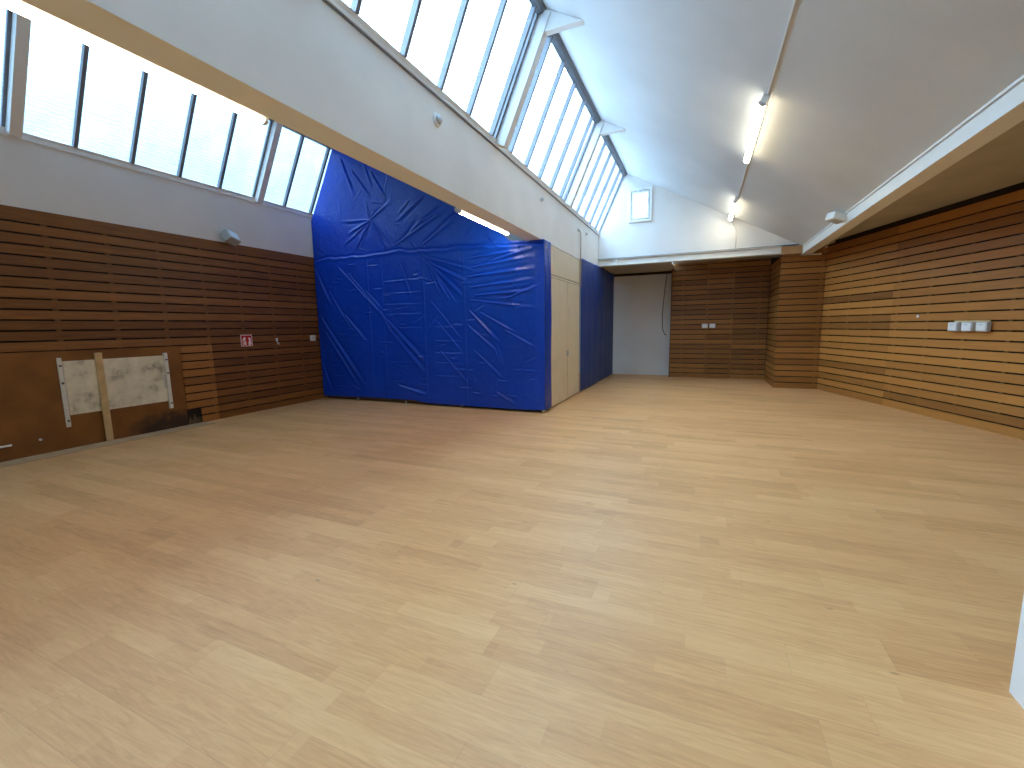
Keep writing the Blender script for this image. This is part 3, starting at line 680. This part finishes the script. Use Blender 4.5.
# second sheet beyond the cupboard
def sheet2():
    ny, nz = 200, 110
    ys = np.linspace(9.135, 12.76, ny); u = np.linspace(0, 1, nz)
    top = 2.845+0.012*(ys-9.1)+0.004*np.sin(ys*5)
    Z = 0.035+(top[:, None]-0.035)*u[None, :]; Y = np.repeat(ys[:, None], nz, 1)
    fd = np.clip((Y-9.12)/0.5, 0.1, 1)
    X = XB+0.022+0.03*fd; X = X+fd*(0.05*vnoise(Y, Z, 2.4, 0.35, 21)+0.04*vnoise(Y, Z, 6.5, 0.3, 22)+0.008*vnoise(Y, Z, 14, 1.5, 23)+0.012*np.sin(Y*9+0.3*Z)*u[None, :])*0.6
    V = np.stack([X, Y, Z], -1).reshape(-1, 3).tolist()
    F = [(i*nz+j, (i+1)*nz+j, (i+1)*nz+j+1, i*nz+j+1) for i in range(ny-1) for j in range(nz-1)]
    me = bpy.data.meshes.new('plastic_sheet'); me.from_pydata(V, [], F); me.update()
    me.polygons.foreach_set('use_smooth', [True]*len(me.polygons)); me.materials.append(M['tarpdark'])
    o = bpy.data.objects.new('plastic_sheet', me); COL.objects.link(o)
    so = o.modifiers.new('thickness', 'SOLIDIFY'); so.thickness = 0.002
    return o
tag(sheet2(), 'dull dark blue sheet hanging in folds beyond the cream cupboard', 'tarpaulin')
pb = MB().box(XB-0.02, XB+0.005, 9.13, 12.9, 0.002, 0.032).build('floor_batten', M['timber'])
tag(pb, 'timber batten on the floor under the dull dark blue sheet', 'batten')

# cupboard --------------------------------------------------------------------
cb = empty('cupboard', (XB, 8.1, 0)); tag(cb, 'tall cream plywood cupboard with double doors built in under the main beam', 'cupboard')
y0, y1 = 7.10-8.1, 9.11-8.1
MB().box(-0.55, -0.021, y0, y1, 0.0, 2.815).build('carcass', M['creamshade'], cb)
MB().box(-0.02, 0.0, y0, y0+0.05, 0.003, 2.815).box(-0.02, 0.0, y1-0.03, y1, 0.003, 2.815).box(-0.02, 0.0, y0+0.05, y1-0.03, 2.285, 2.318).build('face_frame', M['cream'], cb)
MB().box(-0.018, 0.004, y0+0.054, y1-0.04, 2.332, 2.805).build('upper_panel', M['cream'], cb, bevel=0.002)
d1 = MB().box(-0.018, 0.008, y0+0.054, 8.186-8.1-0.009, 0.022, 2.272).build('door', M['cream'], cb, bevel=0.002)
d2 = MB().box(-0.018, 0.008, 8.186-8.1+0.009, y1-0.04, 0.022, 2.272).build('door', M['cream'], cb, bevel=0.002)
la = MB().box(0.0085, 0.022, 0.03, 0.14, 0.86, 0.98).cyl((0.022, 0.08, 0.92), (0.035, 0.08, 0.92), 0.012).build('latch', M['metal'], d1, bevel=0.002)
for z in (0.28, 1.18, 2.05):
    MB().cyl((0.006, y1-0.032, z-0.05), (0.006, y1-0.032, z+0.05), 0.012).build('hinge', M['metal'], d2)
    MB().cyl((0.006, y0+0.052, z-0.05), (0.006, y0+0.052, z+0.05), 0.012).build('hinge', M['metal'], d1)
cbf = MB().box(XB-0.002, XB+0.025, 7.085, 7.098, 0.0, 2.81).build('edge_strip', M['cream'])
tag(cbf, 'narrow cream strip between the large blue tarpaulin and the cream cupboard', 'batten')
# pipe on the beam
pp = empty('conduit', (XB+0.026, 9.105, 2.82)); tag(pp, 'thin upright grey conduit with a bent top on the main beam above the cupboard edge', 'conduit')
MB().tube([(0, 0, -0.55), (0, 0, 0.50), (0.0, -0.03, 0.55), (0, -0.10, 0.56), (0, -0.16, 0.56)], 0.013, 8).build('pipe', M['cable'], pp, smooth=True)
MB().lathe([(0.035, -0.011), (0.035, 0.02), (0.02, 0.035)]).xf(Matrix.Translation((0, -0.19, 0.56)) @ Matrix.Rotation(math.pi/2, 4, 'Y')).build('end_box', M['cable'], pp)

# sensors on the beam -----------------------------------------------------------
e = empty('ceiling_sensor', (XB, 3.77, 3.41)); e.name = 'wall_sensor'; tag(e, 'round white sensor on the main beam, nearest of three', 'sensor', 'round sensors on the main beam')
Ry = Matrix.Rotation(math.pi/2, 4, 'Y')
MB().lathe([(0.060, 0.001), (0.060, 0.018), (0.052, 0.024)]).xf(Ry).build('sensor_base', M['pvc'], e, smooth=False)
MB().lathe([(0.040, 0.0242), (0.038, 0.04), (0.026, 0.052), (0.008, 0.056)]).xf(Ry).build('sensor_dome', M['greyplastic'], e, smooth=True)
for y, z, lab in ((6.73, 3.43, 'round white sensor on the main beam, middle of three'), (9.65, 3.43, 'round white sensor on the main beam, farthest of three')):
    c = copy_tree(e); c.location = (XB, y, z); c['label'] = lab; c.scale = (0.7, 0.7, 0.7)

# box fixture on the purlin -----------------------------------------------------
fx = empty('box_fixture', (1.765, 7.95, 2.915)); tag(fx, 'small white box fixture fixed across the right purlin under the ceiling', 'fixture')
Tf = Matrix.Translation((0.02, 0, 0.03)) @ Matrix.Rotation(math.radians(28), 4, 'Z') @ Matrix.Rotation(math.radians(16), 4, 'Y')
MB().box(-0.17, 0.08, -0.10, 0.10, -0.07, 0.06).xf(Tf @ Matrix.Scale(0.82, 4)).build('fixture_body', M['pvc'], fx, bevel=0.012)
MB().box(-0.14, 0.06, -0.07, 0.07, -0.076, -0.0705).xf(Tf @ Matrix.Scale(0.82, 4)).build('fixture_front', M['greyplastic'], fx, bevel=0.002)
MB().box(0.075, 0.088, -0.03, 0.03, -0.02, 0.09).build('bracket', M['metal'], fx)

# luminaires ----------------------------------------------------------------------
def luminaire(label, Mx, L, group, drop=0.024, rad=0.05):
    e = empty('tube_light', (0, 0, 0), Mx); tag(e, label, 'light', group)
    MB().prism_y([(-rad*0.9, 0.0), (rad*0.9, 0.0), (rad*0.8, -drop), (-rad*0.8, -drop)], 0, L).build('housing', M['pvc'], e)
    pr = [(rad*math.cos(t), -drop-0.001-rad*0.72*math.sin(t)) for t in [math.pi*i/12 for i in range(13)]]
    MB().prism_y(pr, 0.03, L-0.03).build('diffuser', M['tube'], e)
    for y in (0.0, L-0.029):
        MB().prism_y([(x*1.06, (z+drop+0.001)*1.06-drop+0.001) for x, z in pr], y, y+0.029).build('end_cap', M['greyplastic'], e)
    return e
an = math.atan(SL)
def on_ceiling(x, y, zc): return Matrix.Translation((x, y, zc)) @ Matrix.Rotation(an, 4, 'Y')
lx = 0.525
luminaire('lit tube light on the nave ceiling, nearer one on the conduit', on_ceiling(lx, 5.36, cz(lx)-0.012), 1.76, 'tube lights on the nave ceiling', 0.075, 0.038)
luminaire('lit tube light on the nave ceiling, farther one close to the gable', on_ceiling(lx, 9.28, cz(lx)-0.012), 1.52, 'tube lights on the nave ceiling', 0.075, 0.038)
bz = lambda x: LZ-SL*(x-LX)
luminaire('lit tube light behind the main beam above the left windows', on_ceiling(-2.93, 0.86, bz(-2.93)-0.004), 1.50, 'tube lights behind the main beam')
luminaire('lit tube light behind the main beam in front of the large tarpaulin', on_ceiling(-2.93, 5.08, bz(-2.93)-0.004), 1.56, 'tube lights behind the main beam')
cd = empty('cable_conduit', (lx, 5.0, cz(lx)-0.02)); tag(cd, 'thin grey cable conduit running along the nave ceiling and down the gable', 'conduit')
for a, b in ((Y0+0.05, 5.355), (7.125, 9.275)):
    MB().box(-0.007, 0.007, a-5.0, b-5.0, 0.003, 0.015).xf(Matrix.Rotation(an, 4, 'Y')).build('conduit_run', M['pvc'], cd)
MB().tube([(0.0, 5.82, -0.01), (0.0, 5.865, -0.03), (0.03, 5.885, -0.12), (0.09, 5.89, -0.25), (0.10, 5.89, -0.40), (0.10, 5.89, -0.69)], 0.009, 8).build('drop_cable', M['cable'], cd, smooth=True)

# cabinet at the right edge ----------------------------------------------------------
kb = empty('white_cabinet', (1.46, 1.70, 0)); tag(kb, 'white cabinet standing on the floor, cut off by the right edge of the picture', 'cabinet')
MB().box(-0.30, -0.28, -0.46, 0.46, 0.0, 0.78).box(0.28, 0.30, -0.46, 0.46, 0.0, 0.78).box(-0.28, 0.28, -0.46, 0.46, 0.06, 0.08).box(-0.28, 0.28, 0.44, 0.46, 0.08, 0.78).build('carcass', M['pvc'], kb, bevel=0.002)
MB().box(-0.31, 0.31, -0.47, 0.47, 0.7805, 0.80).build('top', M['pvc'], kb, bevel=0.003)
for x0, x1, hxp in ((-0.278, -0.003, -0.04), (0.003, 0.278, 0.04)):
    d = MB().box(x0, x1, -0.478, -0.461, 0.082, 0.776).build('door', M['pvc'], kb, bevel=0.003)
    MB().box(hxp-0.008, hxp+0.008, -0.50, -0.4785, 0.55, 0.68).build('handle', M['metal'], d, bevel=0.003)

# ------------------------------------------------------------------ sky
wd = bpy.data.worlds.new('overcast_sky'); SC.world = wd; wd.use_nodes = True
nt = wd.node_tree; bg = nt.nodes['Background']
tc = nt.nodes.new('ShaderNodeTexCoord'); sp_ = nt.nodes.new('ShaderNodeSeparateXYZ'); nt.links.new(tc.outputs['Generated'], sp_.inputs[0])
nz_ = N(nt, 'ShaderNodeTexNoise', Scale=2.2, Detail=4.0); nt.links.new(tc.outputs['Generated'], nz_.inputs['Vector'])
ma = N(nt, 'ShaderNodeMath', operation='MULTIPLY_ADD'); nt.links.new(nz_.outputs['Fac'], ma.inputs[0]); ma.inputs[1].default_value = 0.10; nt.links.new(sp_.outputs['Z'], ma.inputs[2])
mb_ = N(nt, 'ShaderNodeMath', operation='SUBTRACT'); nt.links.new(ma.outputs[0], mb_.inputs[0]); mb_.inputs[1].default_value = 0.05
rp = ramp(nt, [(0.0, (0.10, 0.11, 0.12)), (0.02, (0.05, 0.07, 0.08)), (0.25, (0.065, 0.105, 0.13)), (0.345, (0.16, 0.26, 0.33)), (0.46, (0.53, 0.765, 1.0))])
nt.links.new(mb_.outputs[0], rp.inputs['Fac']); nt.links.new(rp.outputs['Color'], bg.inputs['Color'])
bg.inputs['Strength'].default_value = 6.9

# ------------------------------------------------------------------ camera
cam = bpy.data.cameras.new('camera'); co = bpy.data.objects.new('camera', cam); COL.objects.link(co)
cam.sensor_width = 36.0; cam.lens = 432.02/1024*36.0; cam.clip_start = 0.05; cam.clip_end = 200
yw, pi_, ro = 0.4114, 0.1320, -0.0165
fv = Vector((-math.sin(yw)*math.cos(pi_), math.cos(yw)*math.cos(pi_), -math.sin(pi_)))
rv = Vector((math.cos(yw), math.sin(yw), 0)); uv = rv.cross(fv)
r2 = rv*math.cos(ro)+uv*math.sin(ro); u2 = -rv*math.sin(ro)+uv*math.cos(ro)
Mc = Matrix((r2, u2, -fv)).transposed().to_4x4(); Mc.translation = Vector((0, 0, 1.45))
co.matrix_world = Mc
SC.camera = co

SC.view_settings.view_transform = 'Standard'; SC.view_settings.look = 'None'
SC.view_settings.gamma = 1.0; SC.view_settings.use_curve_mapping = False
SC.view_settings.exposure = 1.06
try:
    SC.cycles.use_denoising = True
    SC.cycles.max_bounces = 10; SC.cycles.diffuse_bounces = 6; SC.cycles.transparent_max_bounces = 12
    SC.cycles.caustics_reflective = False; SC.cycles.caustics_refractive = False
except Exception:
    pass
